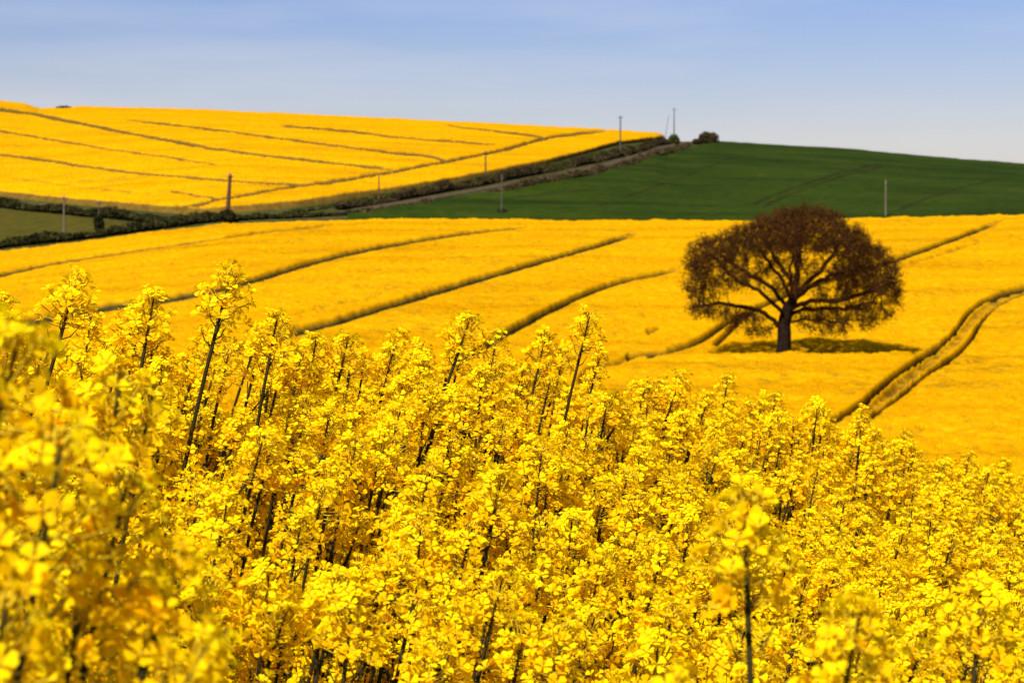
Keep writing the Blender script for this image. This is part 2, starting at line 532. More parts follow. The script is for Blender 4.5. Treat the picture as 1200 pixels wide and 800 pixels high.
def build_mid():
    pxs = np.linspace(-260, 1460, 1290)
    Ds = np.concatenate([np.linspace(9.5, 60, 90), np.geomspace(60.3, 333.0, 760), [333.4, 333.8]])
    PX, DD = np.meshgrid(pxs, Ds)
    Z = z_crop(PX, np.minimum(DD, 332))
    PY = HOR - Z / DD * F
    X = (PX - 600) / F * DD
    rut = np.where(DD > 70, line_mask(PX, PY, MID_LINES, 1.15), 0)
    calm = np.where(DD > 70, line_mask(PX, PY, MID_LINES, 2.6), 0)
    # ragged edges of the wheelings
    rut = np.clip(rut + (vnoise(X / 0.7, DD / 1.2, 3) - 0.5) * 0.34 * (rut > 0.02) * (rut < 0.98), 0, 1)
    # open ring of rough grass under the tree
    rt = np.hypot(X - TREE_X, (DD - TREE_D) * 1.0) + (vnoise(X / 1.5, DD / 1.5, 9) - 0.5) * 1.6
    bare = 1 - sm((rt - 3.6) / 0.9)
    amp = np.clip((DD - 9) / 20, 0.4, 1)
    h = (vnoise(X / 9, DD / 9, 1) - 0.5) * 0.30 + (vnoise(X / 2.2, DD / 2.2, 2) - 0.5) * 0.26
    h += (vnoise(X / 0.7, DD / 0.9, 4) - 0.5) * 0.20 + (rng.random(X.shape) - 0.5) * 0.13
    # drilled rows running across the slope
    h += (vnoise((X * 0.25 - DD * 0.10) / 0.35, (X * 0.1 + DD * 0.25) / 5.0, 6) - 0.5) * 0.16
    sink = np.maximum(rut * 1.0, bare * (CROP - 0.12))
    end = sm((DD - 332.9) / 0.8)
    Z = Z + h * amp * (1 - 0.7 * np.maximum(calm, bare)) - sink - end * 1.2
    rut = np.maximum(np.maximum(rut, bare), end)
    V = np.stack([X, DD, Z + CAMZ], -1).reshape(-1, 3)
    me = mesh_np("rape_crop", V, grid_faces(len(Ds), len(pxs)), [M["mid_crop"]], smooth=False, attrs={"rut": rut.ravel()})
    o = link("rape_crop", me)
    tag(o, "golden rape crop of the middle field crossed by dark curving tractor wheelings", "crop", kind="stuff")
build_mid()

YE = [(-400, 205), (-150, 219), (0, 231), (100, 241), (200, 250), (240, 253), (280, 249), (350, 243), (450, 228), (550, 211), (640, 193),
      (700, 177), (725, 170), (779, 163.5)]
def build_far():
    pxs = np.concatenate([np.linspace(-330, 770, 900), np.linspace(771, 779, 8)])
    d0 = solveD(pxs, interp(pxs, YE))
    d1 = np.full(pxs.shape, 800.0)
    T = np.concatenate([[0, 0.002], np.linspace(0.006, 1, 330)])
    DD = d0[None, :] + (d1 - d0)[None, :] * T[:, None]
    PX = np.broadcast_to(pxs[None, :], DD.shape)
    X = (PX - 600) / F * DD
    edge = np.ones(DD.shape); edge[0] = 0.0; edge[:, -1] = 0.0; edge[1] = 0.5
    crop = CROP + interp(PX, [(0, 0.9), (30, 0.7), (45, -0.5), (82, -0.4), (90, 0), (600, 0)]) * sm((DD - 640) / 60)
    Zg = z_far(PX, DD)
    PY = HOR - (Zg + crop) / DD * F
    rut = line_mask(PX, PY, FAR_LINES, 1.25)
    rut = np.clip(rut + (vnoise(X / 1.2, DD / 3, 3) - 0.5) * 0.5 * (rut > 0.02) * (rut < 0.98), 0, 1)
    h = (vnoise(X / 14, DD / 14, 1) - 0.5) * 0.35 + (vnoise(X / 3, DD / 4, 2) - 0.5) * 0.3 + (rng.random(X.shape) - 0.5) * 0.3
    Z = Zg + (crop + h * 0.8 - rut * 0.8) * edge
    rut = np.maximum(rut, np.where(edge < 0.9, 1, 0))
    V = np.stack([X, DD, Z + CAMZ], -1).reshape(-1, 3)
    me = mesh_np("hill_rape_crop", V, grid_faces(len(T), len(pxs)), [M["far_crop"]], attrs={"rut": rut.ravel()})
    o = link("hill_rape_crop", me)
    tag(o, "bright yellow rape crop over the far hill with forking brown wheelings", "crop", kind="stuff")
build_far()

# green cereal field on the right-hand hill
GL = [(405, 256), (412, 252.5), (480, 242), (600, 221), (690, 205), (790, 179.5), (840, 167.5)]
HILL_LINES = [
    ([(880, 240), (915, 225), (945, 215), (985, 203), (1030, 191)], 1.2, 0.9, 0.7),
    ([(893, 242), (928, 226), (958, 216), (998, 204), (1040, 193)], 1.2, 0.9, 0.55),
    ([(1050, 246), (1090, 231), (1130, 219), (1180, 207)], 1.2, 0.9, 0.45),
    ([(690, 246), (760, 222), (820, 200), (870, 182)], 1.2, 0.9, 0.35),
    ([(570, 236), (640, 226), (720, 221), (800, 214)], 1.0, 0.9, 0.35),
    ([(1000, 232), (1090, 226), (1200, 226)], 1.0, 1.0, 0.25),
]
def build_sheet(name, pxs, dlo, dhi, lift, mat, rough, nrow, label, cat):
    T = np.linspace(0, 1, nrow)
    DD = dlo[None, :] + (dhi - dlo)[None, :] * T[:, None]
    PX = np.broadcast_to(pxs[None, :], DD.shape)
    X = (PX - 600) / F * DD
    edge = np.ones(DD.shape); edge[0] = edge[-1] = 0; edge[:, 0] = edge[:, -1] = 0
    h = (vnoise(X / 20, DD / 20, 11) - 0.5) * rough + (vnoise(X / 2.5, DD / 3.5, 12) - 0.5) * rough * 0.4
    Zg = z_far(PX, DD)
    rut = line_mask(PX, HOR - (Zg + lift) / DD * F, HILL_LINES) if name == "green_cereal_crop" else np.zeros(DD.shape)
    rut = np.clip(rut * (0.4 + 1.2 * vnoise(X / 6, DD / 9, 14)), 0, 1)
    Z = Zg + (lift + h - 0.3 * rut) * edge - (1 - edge) * 0.05
    V = np.stack([X, DD, Z + CAMZ], -1).reshape(-1, 3)
    o = link(name, mesh_np(name, V, grid_faces(nrow, len(pxs)), [mat], smooth=True, attrs={"rut": rut.ravel()}))
    tag(o, label, cat, kind="stuff")
pxs = np.linspace(406, 1480, 600)
dhi = np.where(pxs < 841, solveD(pxs, interp(pxs, GL)), 790.0)
dhi = np.maximum(dhi, np.interp(pxs, [790, 845], [300, 790]))
dhi = np.maximum(dhi, 343)
build_sheet("green_cereal_crop", pxs, np.full(pxs.shape, 341.5), dhi, 0.45, M["wheat"], 0.5, 220,
            "short dark green cereal crop on the hill to the right of the lane", "crop")
pxs = np.linspace(-330, 168, 200)
dlo = np.full(pxs.shape, 345.0)
dhi = np.maximum(solveD(pxs, interp(pxs, [(-330, 225), (-100, 239), (0, 246), (100, 256), (150, 263), (230, 268)])), 348)
build_sheet("pasture_grass", pxs, dlo, dhi, 0.25, M["pasture"], 0.3, 60,
            "pale olive pasture grass between two dark hedges below the yellow hill", "grass")

# the lane climbing between its hedges
LANE = [(395, 252), (430, 244.5), (490, 235), (560, 223), (630, 210), (690, 199), (740, 186), (770, 176.5), (790, 170.5), (806, 166.8), (818, 166.2)]
def lane_mesh():
    q = np.array(LANE, float)
    tf = np.linspace(0, len(q) - 1, 160)
    lx = np.interp(tf, np.arange(len(q)), q[:, 0]); ly = np.interp(tf, np.arange(len(q)), q[:, 1])
    D = solveD(lx, ly, 340, 740)
    x = (lx - 600) / F * D
    c = np.stack([x, D], -1)
    for _ in range(20):
        c[1:-1] = 0.25 * c[:-2] + 0.5 * c[1:-1] + 0.25 * c[2:]
    t = np.gradient(c, axis=0); t /= np.linalg.norm(t, axis=1)[:, None]
    nrm = np.stack([-t[:, 1], t[:, 0]], -1)
    rows = []
    for s in (-1.5, -0.8, 0, 0.8, 1.5):
        p = c + nrm * s
        rows.append(np.stack([p[:, 0], p[:, 1], z_ground(p[:, 0], p[:, 1]) + 0.14 + 0.03 * (1 - abs(s) / 1.5)], -1))
    V = np.stack(rows, 1).reshape(-1, 3)
    o = link("lane", mesh_np("lane", V, grid_faces(len(c), 5), [M["lane"]], smooth=True))
    o["kind"] = "structure"
lane_mesh()

# ------------------------------------------------------------------ leafy clumps: hedges and bushes
def leaf_quads(c, size, r, flat=0.0):
    """random small folded quads at centres c (n,3) -> verts (n*4,3), faces (n,4)"""
    n = len(c)
    u = r.normal(size=(n, 3)); u /= np.linalg.norm(u, axis=1)[:, None]
    w = r.normal(size=(n, 3)); w[:, 2] += flat
    v = np.cross(u, w); v /= np.linalg.norm(v, axis=1)[:, None] + 1e-9
    s = size * (0.6 + 0.8 * r.random(n))[:, None]
    V = np.stack([c - u * s, c + v * s * 0.55, c + u * s, c - v * s * 0.55], 1).reshape(-1, 3)
    return V, np.arange(n * 4).reshape(n, 4)

def ico(sub=2):
    import bmesh
    bm = bmesh.new(); bmesh.ops.create_icosphere(bm, subdivisions=sub, radius=1)
    v = np.array([x.co[:] for x in bm.verts]); f = np.array([[k.index for k in x.verts] for x in bm.faces])
    bm.free()
    return v, f
ICO = ico(2)

def hedge(name, pts, h, w, mat, label, cat="hedge", seed=0, gap=0.0, leaf=0.25, dens=1.0, ground_pts=None, ragged=0.5, extra=None):
    r = np.random.default_rng(seed + 100)
    if ground_pts is None:
        q = np.array([far_pt(*p) for p in pts])
    else:
        q = np.array(ground_pts, float)
    seg = np.linalg.norm(np.diff(q, axis=0), axis=1)
    s = np.concatenate([[0], np.cumsum(seg)])
    L = s[-1]
    step = w * 0.55
    n = max(2, int(L / step))
    t = np.linspace(0, L, n)
    c = np.stack([np.interp(t, s, q[:, k]) for k in range(3)], -1)
    c[:, 2] = z_ground(c[:, 0], c[:, 1])
    hv = h * (1 + ragged * (vnoise(t / (4 * w), t * 0 + seed, 5) - 0.5) * 1.4 + ragged * (r.random(n) - 0.5) * 0.7)
    if gap > 0:
        g = vnoise(t / (7 * w), t * 0 + seed * 3.1, 8)
        hv = np.where(g < gap, hv * 0.25, hv)
    VS, FS, off = [], [], 0
    iv, itf = ICO
    for k in range(n):                       # woody, dense inner mass
        jit = 1 + 0.35 * (r.random(len(iv)) - 0.5)
        v = iv * jit[:, None] * np.array([w * 0.42, w * 0.42, hv[k] * 0.36]) + c[k] + np.array([0, 0, hv[k] * 0.34])
        VS.append(v); FS.append(itf + off); off += len(v)
    nl = int(L * (w + 2 * h) * 17 * dens / (leaf / 0.28) ** 2)
    k = r.integers(0, n, nl)
    d = r.normal(size=(nl, 3)); d /= np.linalg.norm(d, axis=1)[:, None]; d[:, 2] = np.abs(d[:, 2]) * 1.0 - 0.25
    rad = 0.55 + 0.65 * r.random(nl)
    lc = c[k] + d * rad[:, None] * np.stack([np.full(nl, w * 0.6), np.full(nl, w * 0.6), hv[k] * 0.55], -1) + np.stack([np.zeros(nl), np.zeros(nl), hv[k] * 0.42], -1)
    lv, lf = leaf_quads(lc, leaf, r)
    V = np.concatenate(VS + [lv])
    me = mesh_np(name, V, [np.concatenate(FS), lf + off], [mat])
    o = link(name, me)
    tag(o, label, cat)
    return o

hedge("hedge", [(-260, 322), (-120, 309), (0, 291), (100, 280), (170, 271), (230, 263), (268, 259)], 1.7, 2.2, M["hedge_dark"],
      "dark thick hedge between the pale pasture and the nearer yellow field", seed=1, ragged=0.6)
hedge("hedge", [(-260, 221), (-120, 230), (0, 243), (60, 249), (130, 256), (205, 262), (240, 259)], 1.8, 2.4, M["hedge_dark"],
      "dark hedge along the foot of the yellow hill above the pasture", seed=2, ragged=0.5)
hedge("hedge", [(276, 259), (330, 256), (400, 252), (425, 250)], 0.95, 2.2, M["hedge_dark"],
      "low dark hedge from the dark leaning pole to the bottom of the lane", seed=3, ragged=0.7)
hedge("hedge", [(398, 246), (470, 234), (560, 218), (640, 202), (700, 190), (750, 178), (783, 168)], 1.6, 2.0, M["hedge_brown"],
      "ragged purple brown hedge on the upper side of the lane", seed=4, ragged=0.9, gap=0.2)
hedge("hedge", [(428, 252), (500, 240), (600, 223), (690, 207), (740, 194), (785, 180), (806, 172)], 1.5, 1.9, M["hedge_bank"],
      "low tan brown hedge bank between the lane and the green field", seed=5, ragged=0.9, gap=0.25)
xs_ = np.linspace(425, 1010, 80)
gp = np.stack([(xs_ - 600) / F * 339.5, np.full(80, 339.5), np.zeros(80)], -1)
hedge("hedge", None, 1.15, 1.1, M["hedge_dark"], "thin dark strip of hedge along the bottom edge of the green field", seed=6, ground_pts=gp, ragged=0.5, leaf=0.2)
hedge("hedge", [(340, 250), (450, 233), (550, 215), (640, 197), (710, 180), (760, 170.5)], 0.7, 2.6, M["hedge_green"],
      "low green strip of growth under the edge of the yellow hill beside the lane", seed=7, ragged=0.9, gap=0.15, dens=0.7)

def bush(px, py, wpx, hpx, mat, label, seed, name="bush", lobes=6, dens=1.0):
    r = np.random.default_rng(seed)
    b = far_pt(px, py)
    s = b[1] / F
    w, h = wpx * s, hpx * s
    VS, FS, off = [], [], 0
    iv, itf = ICO
    cs = []
    for k in range(lobes):
        a = r.random() * 6.28; q = r.random() * 0.6
        sc = 0.55 + 0.35 * r.random()
        c = np.array([math.cos(a) * q * w * 0.4, math.sin(a) * q * w * 0.4, h * (0.3 + 0.35 * r.random())])
        cs.append((c, sc))
        v = iv * (1 + 0.4 * (r.random(len(iv)) - 0.5))[:, None] * np.array([w * 0.42 * sc, w * 0.42 * sc, h * 0.42 * sc]) + c
        VS.append(v); FS.append(itf + off); off += len(v)
    nl = int(1400 * dens)
    k = r.integers(0, lobes, nl)
    d = r.normal(size=(nl, 3)); d /= np.linalg.norm(d, axis=1)[:, None]
    C = np.array([c for c, _ in cs]); S = np.array([q for _, q in cs])
    lc = C[k] + d * (0.85 + 0.35 * r.random(nl))[:, None] * S[k][:, None] * np.array([w * 0.46, w * 0.46, h * 0.46])
    lc[:, 2] = np.maximum(lc[:, 2], 0.02)
    lv, lf = leaf_quads(lc, 0.09 * (w * h) ** 0.5 + 0.04, r)
    o = link(name, mesh_np(name, np.concatenate(VS + [lv]), [np.concatenate(FS), lf + off], [mat]))
    o.location = b - np.array([0, 0, 0.1])
    tag(o, label, "bush")
bush(830, 168.5, 21, 14, M["hedge_brown"], "round brown bush on the skyline at the top of the green field", 21, lobes=8)
bush(817, 169.5, 13, 8, M["hedge_brown"], "small brown bush leaning against the round bush on the skyline", 22)
bush(790, 169.5, 14, 12, M["hedge_green"], "dark green bush beside the tall pole at the top of the lane", 23)
bush(588, 251.5, 13, 9, M["hedge_dark"], "small dark bush at the foot of the pale pole in the green field", 24)
bush(116, 274, 11, 24, M["hedge_dark"], "narrow dark bush round the foot of the thin pole in the pasture", 25, lobes=9)
bush(266, 262, 20, 16, M["hedge_dark"], "dark bush at the foot of the leaning brown pole", 26)
bush(76, 129.5, 18, 5, M["hedge_dark"], "low dark bush on the skyline in the notch of the yellow hill", 27)
bush(42, 129.5, 10, 3.5, M["hedge_dark"], "tiny dark bush at the start of the notch in the yellow skyline", 28)

# ------------------------------------------------------------------ tubes, poles
def tube(path, radii, sides=6, cap=True):
    path = np.asarray(path, float); n = len(path)
    t = np.gradient(path, axis=0); t /= np.linalg.norm(t, axis=1)[:, None] + 1e-9
    ref = np.array([0.0, 1.0, 0.0]) if abs(t[0][1]) < 0.9 else np.array([1.0, 0, 0])
    u = np.cross(t, ref); u /= np.linalg.norm(u, axis=1)[:, None] + 1e-9
    v = np.cross(t, u)
    a = np.arange(sides) / sides * 2 * math.pi
    V = path[:, None, :] + (u[:, None, :] * np.cos(a)[None, :, None] + v[:, None, :] * np.sin(a)[None, :, None]) * np.asarray(radii)[:, None, None]
    i = np.arange(n * sides).reshape(n, sides)
    j = np.roll(i, -1, axis=1)
    Fq = np.stack([i[:-1], j[:-1], j[1:], i[1:]], -1).reshape(-1, 4)
    V = V.reshape(-1, 3)
    if cap:
        V = np.concatenate([V, path[-1:] + t[-1:] * np.asarray(radii)[-1] * 0.4])
        k = n * sides
        Fq = np.concatenate([Fq, np.stack([i[-1], j[-1], np.full(sides, k), np.full(sides, k)], -1)])
        # degenerate quads become triangles below
    return V, Fq

def split_tris(Fq):
    tri = Fq[:, 2] == Fq[:, 3]
    return [Fq[~tri], Fq[tri][:, :3]]

def tube_mesh(name, path, radii, mat, sides=8):
    V, Fq = tube(path, radii, sides)
    return mesh_np(name, V, split_tris(Fq), [mat], smooth=True)

def box_mesh(name, size, mat):
    sx, sy, sz = [v / 2 for v in size]
    V = np.array([[x, y, z] for x in (-sx, sx) for y in (-sy, sy) for z in (-sz, sz)])
    Fq = np.array([[0, 1, 3, 2], [4, 6, 7, 5], [0, 4, 5, 1], [2, 3, 7, 6], [0, 2, 6, 4], [1, 5, 7, 3]])
    me = mesh_np(name, V, Fq, [mat])
    return me

def pole(px, ytop, ybase, mat, label, tilt=0.0, arm=True, thick=1.0, yaw=0.4):
    b = far_pt(px, ybase + 1.0)
    h = (ybase + 1.0 - ytop) * b[1] / F
    root = empty("utility_pole", b)
    root.rotation_euler = (0, R(tilt), R(0))
    tag(root, label, "pole", "utility poles across the fields")
    r0 = 0.17 * thick
    z = np.linspace(-0.4, h, 9)
    link("shaft", tube_mesh("shaft", np.stack([z * 0, z * 0, z], -1), r0 * (1 - 0.35 * np.clip(z / h, 0, 1)), mat, 10), root)
    if arm:
        L = 1.5
        a = link("crossarm", box_mesh("crossarm", (L, 0.11, 0.13), mat), root)
        a.location = (0, -r0 * 0.75 - 0.05, h - 0.45)
        a.rotation_euler = (0, 0, yaw)
        for sx in (-0.65, 0.0, 0.65):
            zz = np.array([0, 0.05, 0.06, 0.12, 0.13, 0.2])
            rr = np.array([0.03, 0.03, 0.07, 0.07, 0.045, 0.03])
            i = link("insulator", tube_mesh("insulator", np.stack([zz * 0, zz * 0, zz], -1), rr, M["insulator"], 8), a)
            i.location = (sx, 0, 0.065)

pole(75, 229, 281, M["pole_pale"], "pale grey pole standing in the hedge by the pasture", thick=1.15)
pole(116, 235, 266, M["pole_grey"], "thin grey pole rising from the narrow dark bush in the pasture", thick=0.8)
pole(266, 204, 258, M["pole_dark"], "thick dark brown pole leaning slightly at the hedge corner", tilt=4.0, thick=2.6)
pole(444, 203, 236, M["pole_dark"], "small brown pole against the yellow hill nearest the lane's foot", thick=0.85, arm=False)
pole(569, 177, 209, M["pole_dark"], "brown pole on the lower edge of the yellow hill halfway up the lane", thick=1.15)
pole(588, 205, 251, M["pole_grey"], "faint pale pole above the small dark bush in the green field", thick=0.9, arm=False)
pole(727, 136, 181, M["pole_grey"], "grey pole crossing the skyline at the right end of the yellow hill", thick=1.4)
pole(790, 127, 166, M["pole_grey"], "tall grey pole on the skyline above the dark green bush", thick=1.35)
pole(779, 135, 164, M["pole_grey"], "thin slanting pole on the skyline beside the taller one", thick=0.6, tilt=9, arm=False)
pole(1038, 211, 255, M["pole_pale"], "weathered pale pole at the bottom edge of the green field right of the oak", thick=1.0, arm=False)

# ------------------------------------------------------------------ the oak
def build_oak():
    r = np.random.default_rng(11)
    m = TREE_D / F
    base_py = HOR - (float(z_crop(np.array([TREE_PX]), np.array([TREE_D]))[0]) - CROP) / TREE_D * F
    base = np.array([TREE_X, TREE_D, float(z_ground(np.array([TREE_X]), np.array([TREE_D]))[0])])
    def T(px, py, y=0.0):
        return np.array([(px - TREE_PX) * m, y, (base_py - py) * m])
    nodes, parent = [], []
    def add(p, par):
        nodes.append(np.array(p, float)); parent.append(par); return len(nodes) - 1
    def chain(pts, par, step=0.4):
        p0 = nodes[par]
        ids = []
        for q in pts:
            q = np.array(q, float)
            n = max(1, int(np.linalg.norm(q - p0) / step))
            for k in range(1, n + 1):
                pt = p0 + (q - p0) * k / n + (r.normal(size=3) * 0.05)
                par = add(pt, par); ids.append(par)
            p0 = q
        return ids
    root = add((0, 0, -0.3), -1)
    tr = chain([T(918, 415), T(918.5, 398), T(920, 380), T(924, 362), T(931, 345)], root)
    def near(z):
        return min(tr, key=lambda i: abs(nodes[i][2] - z))
    zz = lambda py: (base_py - py) * m
    LIMBS = [
        (386, [T(905, 374, -0.5), T(888, 364, -1.0), T(866, 358, -1.4), T(840, 355, -1.6), T(815, 358, -1.4)]),
        (374, [T(905, 356, -1.2), T(885, 340, -2.2), T(862, 330, -2.6), T(848, 318, -2.8), T(836, 305, -2.6)]),
        (360, [T(908, 338, 0.9), T(885, 325, 1.8), T(868, 312, 2.4), T(850, 300, 2.6)]),
        (352, [T(915, 328, -0.8), T(898, 308, -1.8), T(884, 292, -2.4)]),
        (345, [T(936, 322, 0.2), T(935, 300, 0.5), T(938, 278, 0.6), T(935, 262, 0.4)]),
        (346, [T(925, 322, 1.2), T(912, 300, 2.4), T(902, 278, 3.2)]),
        (348, [T(948, 328, -0.9), T(964, 308, -1.8), T(974, 290, -2.2), T(984, 275, -2.4)]),
        (356, [T(950, 338, 1.2), T(972, 326, 2.2), T(998, 317, 2.8), T(1020, 310, 3.0)]),
        (366, [T(948, 352, -1.0), T(972, 352, -1.8), T(1000, 346, -2.3), T(1022, 336, -2.6), T(1038, 330, -2.4)]),
        (372, [T(945, 362, 0.8), T(968, 362, 1.4), T(995, 362, 2.0), T(1025, 358, 2.2)]),
        (380, [T(940, 374, -0.7), T(962, 374, -1.2), T(985, 378, -1.5)]),
        (358, [T(922, 336, -2.2), T(918, 312, -3.8), T(922, 292, -4.6)]),
        (358, [T(935, 334, 2.4), T(946, 312, 4.0), T(950, 294, 4.8)]),
    ]
    for py, pts in LIMBS:
        chain(pts, near(zz(py)))
    # crown volumes: (px, py, y, rx, ry, rz) in pixels / metres
    LOB = [(942, 302, 0.0, 84, 5.6, 58), (905, 296, 0.5, 62, 4.5, 42), (846, 308, -0.6, 48, 3.6, 34), (834, 302, 0.2, 34, 3.0, 24), (1000, 325, 0.0, 54, 4.2, 50), (1032, 345, -0.4, 25, 2.6, 32),
           (828, 358, -1.4, 28, 1.6, 16), (980, 374, -0.3, 52, 2.8, 19), (822, 336, -0.8, 22, 2.2, 16), (866, 374, -0.8, 26, 1.8, 11), (1022, 368, 0.3, 26, 2.2, 15), (890, 388, -0.6, 16, 1.2, 8), (945, 268, 0, 55, 4.0, 25)]
    pts = []
    while len(pts) < 4200:
        L = LOB[r.choice(len(LOB), p=np.array([l[3] * l[5] for l in LOB]) / sum(l[3] * l[5] for l in LOB))]
        d = r.normal(size=3); d /= np.linalg.norm(d)
        q = (r.random() ** (1 / 3))
        p = T(L[0], L[1], L[2]) + d * q * np.array([L[3] * m, L[4], L[5] * m])
        # inside-ness over all lobes
        dep = 0
        for K in LOB:
            c = T(K[0], K[1], K[2])
            e = np.linalg.norm((p - c) / np.array([K[3] * m, K[4], K[5] * m]))
            dep = max(dep, 1 - e)
        keep = 1.0 if dep < 0.30 else 0.30
        px, py = TREE_PX + p[0] / m, base_py - p[2] / m
        if 862 < px < 985 and 290 < py < 362:
            keep *= 0.13 + 0.5 * sm((300 - py) / 12)
        if py > 345: keep *= 0.75
        cl = vnoise(np.array(p[0] / 1.5 + 40), np.array(p[2] / 1.2 + p[1] / 2.2 + 40), 17)
        keep *= float(np.clip((cl - 0.28) * 3.2, 0.25, 1.0))
        if r.random() < keep:
            pts.append(p)
    A = np.array(pts)
    # space colonisation
    N = np.zeros((14000, 3)); cnt = len(nodes); N[:cnt] = nodes
    near_i = np.zeros(len(A), int); near_d = np.full(len(A), 1e9)
    for i in range(cnt):
        d = np.linalg.norm(A - N[i], axis=1)
        u = d < near_d; near_d[u] = d[u]; near_i[u] = i
    alive = np.ones(len(A), bool)
    step, kill = 0.30, 0.38
    for it in range(90):
        act = alive & (near_d < 6)
        if not act.any(): break
        ids = np.unique(near_i[act])
        new = []
        for i in ids:
            sel = act & (near_i == i)
            d = A[sel] - N[i]
            d /= np.linalg.norm(d, axis=1)[:, None] + 1e-9
            g = d.mean(0) + r.normal(size=3) * 0.18
            L = np.linalg.norm(g)
            if L < 1e-3: continue
            new.append((N[i] + g / L * step, i))
        if not new or cnt + len(new) > len(N): break
        for p, par in new:
            N[cnt] = p; parent.append(par)
            d = np.linalg.norm(A - p, axis=1)
            u = d < near_d; near_d[u] = d[u]; near_i[u] = cnt
            cnt += 1
        alive &= near_d > kill
    N = N[:cnt]; parent_a = np.array(parent)
    # pipe-model radii
    rad = np.zeros(cnt); ch = [[] for _ in range(cnt)]
    for i in range(1, cnt): ch[parent_a[i]].append(i)
    ex = 2.25
    acc = np.zeros(cnt)
    for i in range(cnt - 1, -1, -1):
        rad[i] = 0.013 if not ch[i] else acc[i] ** (1 / ex) * 1.0 + 0.0012
        if parent_a[i] >= 0: acc[parent_a[i]] += rad[i] ** ex
    rad *= min(1.6, 0.52 / rad[tr[2]])
    rad = np.maximum(rad, 0.012)
    for k, i in enumerate([root] + tr):           # flare of the trunk foot
        z = N[i][2]
        rad[i] = max(rad[i], 0.30) * (1 + 0.45 * math.exp(-max(z, 0) / 0.5))
    for k in range(2):                         # gentle kinks
        N[len(nodes):] += r.normal(size=(cnt - len(nodes), 3)) * 0.03
    # strands from every node down its thickest child
    done = np.zeros(cnt, bool)
    VS, F4, F3, off = [], [], [], 0
    TV, T4, T3, toff = [], [], [], 0
    trunk_set = set([root] + tr)
    starts = [root]
    while starts:
        s = starts.pop()
        path = [s]
        if parent_a[s] >= 0: path = [parent_a[s], s]
        c = s
        while ch[c]:
            k = sorted(ch[c], key=lambda q: -rad[q])
            if c in trunk_set:
                tk = [q for q in k if q in trunk_set]
                if tk: k = tk + [q for q in k if q not in trunk_set]
            starts.extend(k[1:])
            c = k[0]; path.append(c)
        pr = rad[path].copy()
        if parent_a[s] >= 0: pr[0] = min(pr[0], pr[1] * 1.25)
        is_trunk = s == root
        if is_trunk:
            # split where the trunk ends
            cut = max(i for i, q in enumerate(path) if q in trunk_set) + 1
            segs = [(path[:cut], pr[:cut], True), (path[cut - 1:], pr[cut - 1:], False)]
        else:
            segs = [(path, pr, False)]
        for pp, rr, tk in segs:
            if len(pp) < 2: continue
            sides = 12 if tk else (7 if rr[0] > 0.06 else (5 if rr[0] > 0.03 else 3))
            P_ = N[pp]
            v, f = tube(P_, rr, sides)
            a, b = split_tris(f)
            if tk:
                v = v * 1.0
                TV.append(v); T4.append(a + toff); T3.append(b + toff); toff += len(v)
            else:
                VS.append(v); F4.append(a + off); F3.append(b + off); off += len(v)
    tips = np.array([i for i in range(cnt) if rad[i] < 0.032])
    # fine twigs
    nt = 26000
    ti = r.choice(tips, nt)
    par = np.maximum(parent_a[ti], 0)
    d0 = N[ti] - N[par]; d0 /= np.linalg.norm(d0, axis=1)[:, None] + 1e-9
    d = d0 * 0.6 + r.normal(size=(nt, 3)) * 0.65; d[:, 2] += 0.15
    d /= np.linalg.norm(d, axis=1)[:, None]
    ln = 0.30 + 0.45 * r.random(nt)
    sdv = np.cross(d, r.normal(size=(nt, 3))); sdv /= np.linalg.norm(sdv, axis=1)[:, None] + 1e-9
    mid = N[ti] + d * ln[:, None] * 0.5 + r.normal(size=(nt, 3)) * 0.04
    tip = N[ti] + d * ln[:, None]
    w0 = 0.010
    V = np.stack([N[ti] - sdv * w0, N[ti] + sdv * w0, mid + sdv * w0 * 0.8, mid - sdv * w0 * 0.8, tip], 1).reshape(-1, 3)
    b5 = np.arange(nt)[:, None] * 5
    VS.append(V); F4.append(b5 + np.array([[0, 1, 2, 3]]) + off); F3.append(b5 + np.array([[3, 2, 4]]) + off); off += len(V)
    # young bronze leaves in tufts along the twigs
    nl = 84000
    k = r.integers(0, nt, nl)
    tt = 0.35 + 0.75 * r.random(nl)
    lc = N[ti[k]] + d[k] * (ln[k] * tt)[:, None] + r.normal(size=(nl, 3)) * 0.07
    lv, lf = leaf_quads(lc, 0.060, r)
    tree = empty("oak_tree", base)
    tag(tree, "lone oak tree with a broad brown crown standing in the yellow field", "tree")
    t = link("trunk", mesh_np("trunk", np.concatenate(TV), [np.concatenate(T4), np.concatenate(T3)], [M["bark"]], smooth=True), tree)
    c = link("crown", mesh_np("crown", np.concatenate(VS), [np.concatenate(F4), np.concatenate(F3)], [M["twig"]], smooth=True), tree)
    f = link("foliage", mesh_np("foliage", lv, lf, [M["oakleaf"]]), c)
    print("oak nodes", cnt, "alive", int(alive.sum()))
build_oak()

# ------------------------------------------------------------------ oilseed rape plants
def petal_arrays(lod):
    if lod == 0:
        v = np.array([[0, .05, 0], [-.20, .42, .10], [.20, .42, .10], [-.43, .78, .10], [.43, .78, .10], [-.20, 1.0, .04], [.20, 1.0, .04], [0, .93, .08]])
        q = [[0, 2, 1, 1], [1, 2, 4, 3], [3, 4, 7, 7], [3, 7, 5, 5], [7, 4, 6, 6]]
    else:
        v = np.array([[0, .05, 0], [-.42, .68, .10], [.42, .68, .10], [0, 1.0, .03]])
        q = [[0, 2, 1, 1], [1, 2, 3, 3]]
    return v, np.array(q)

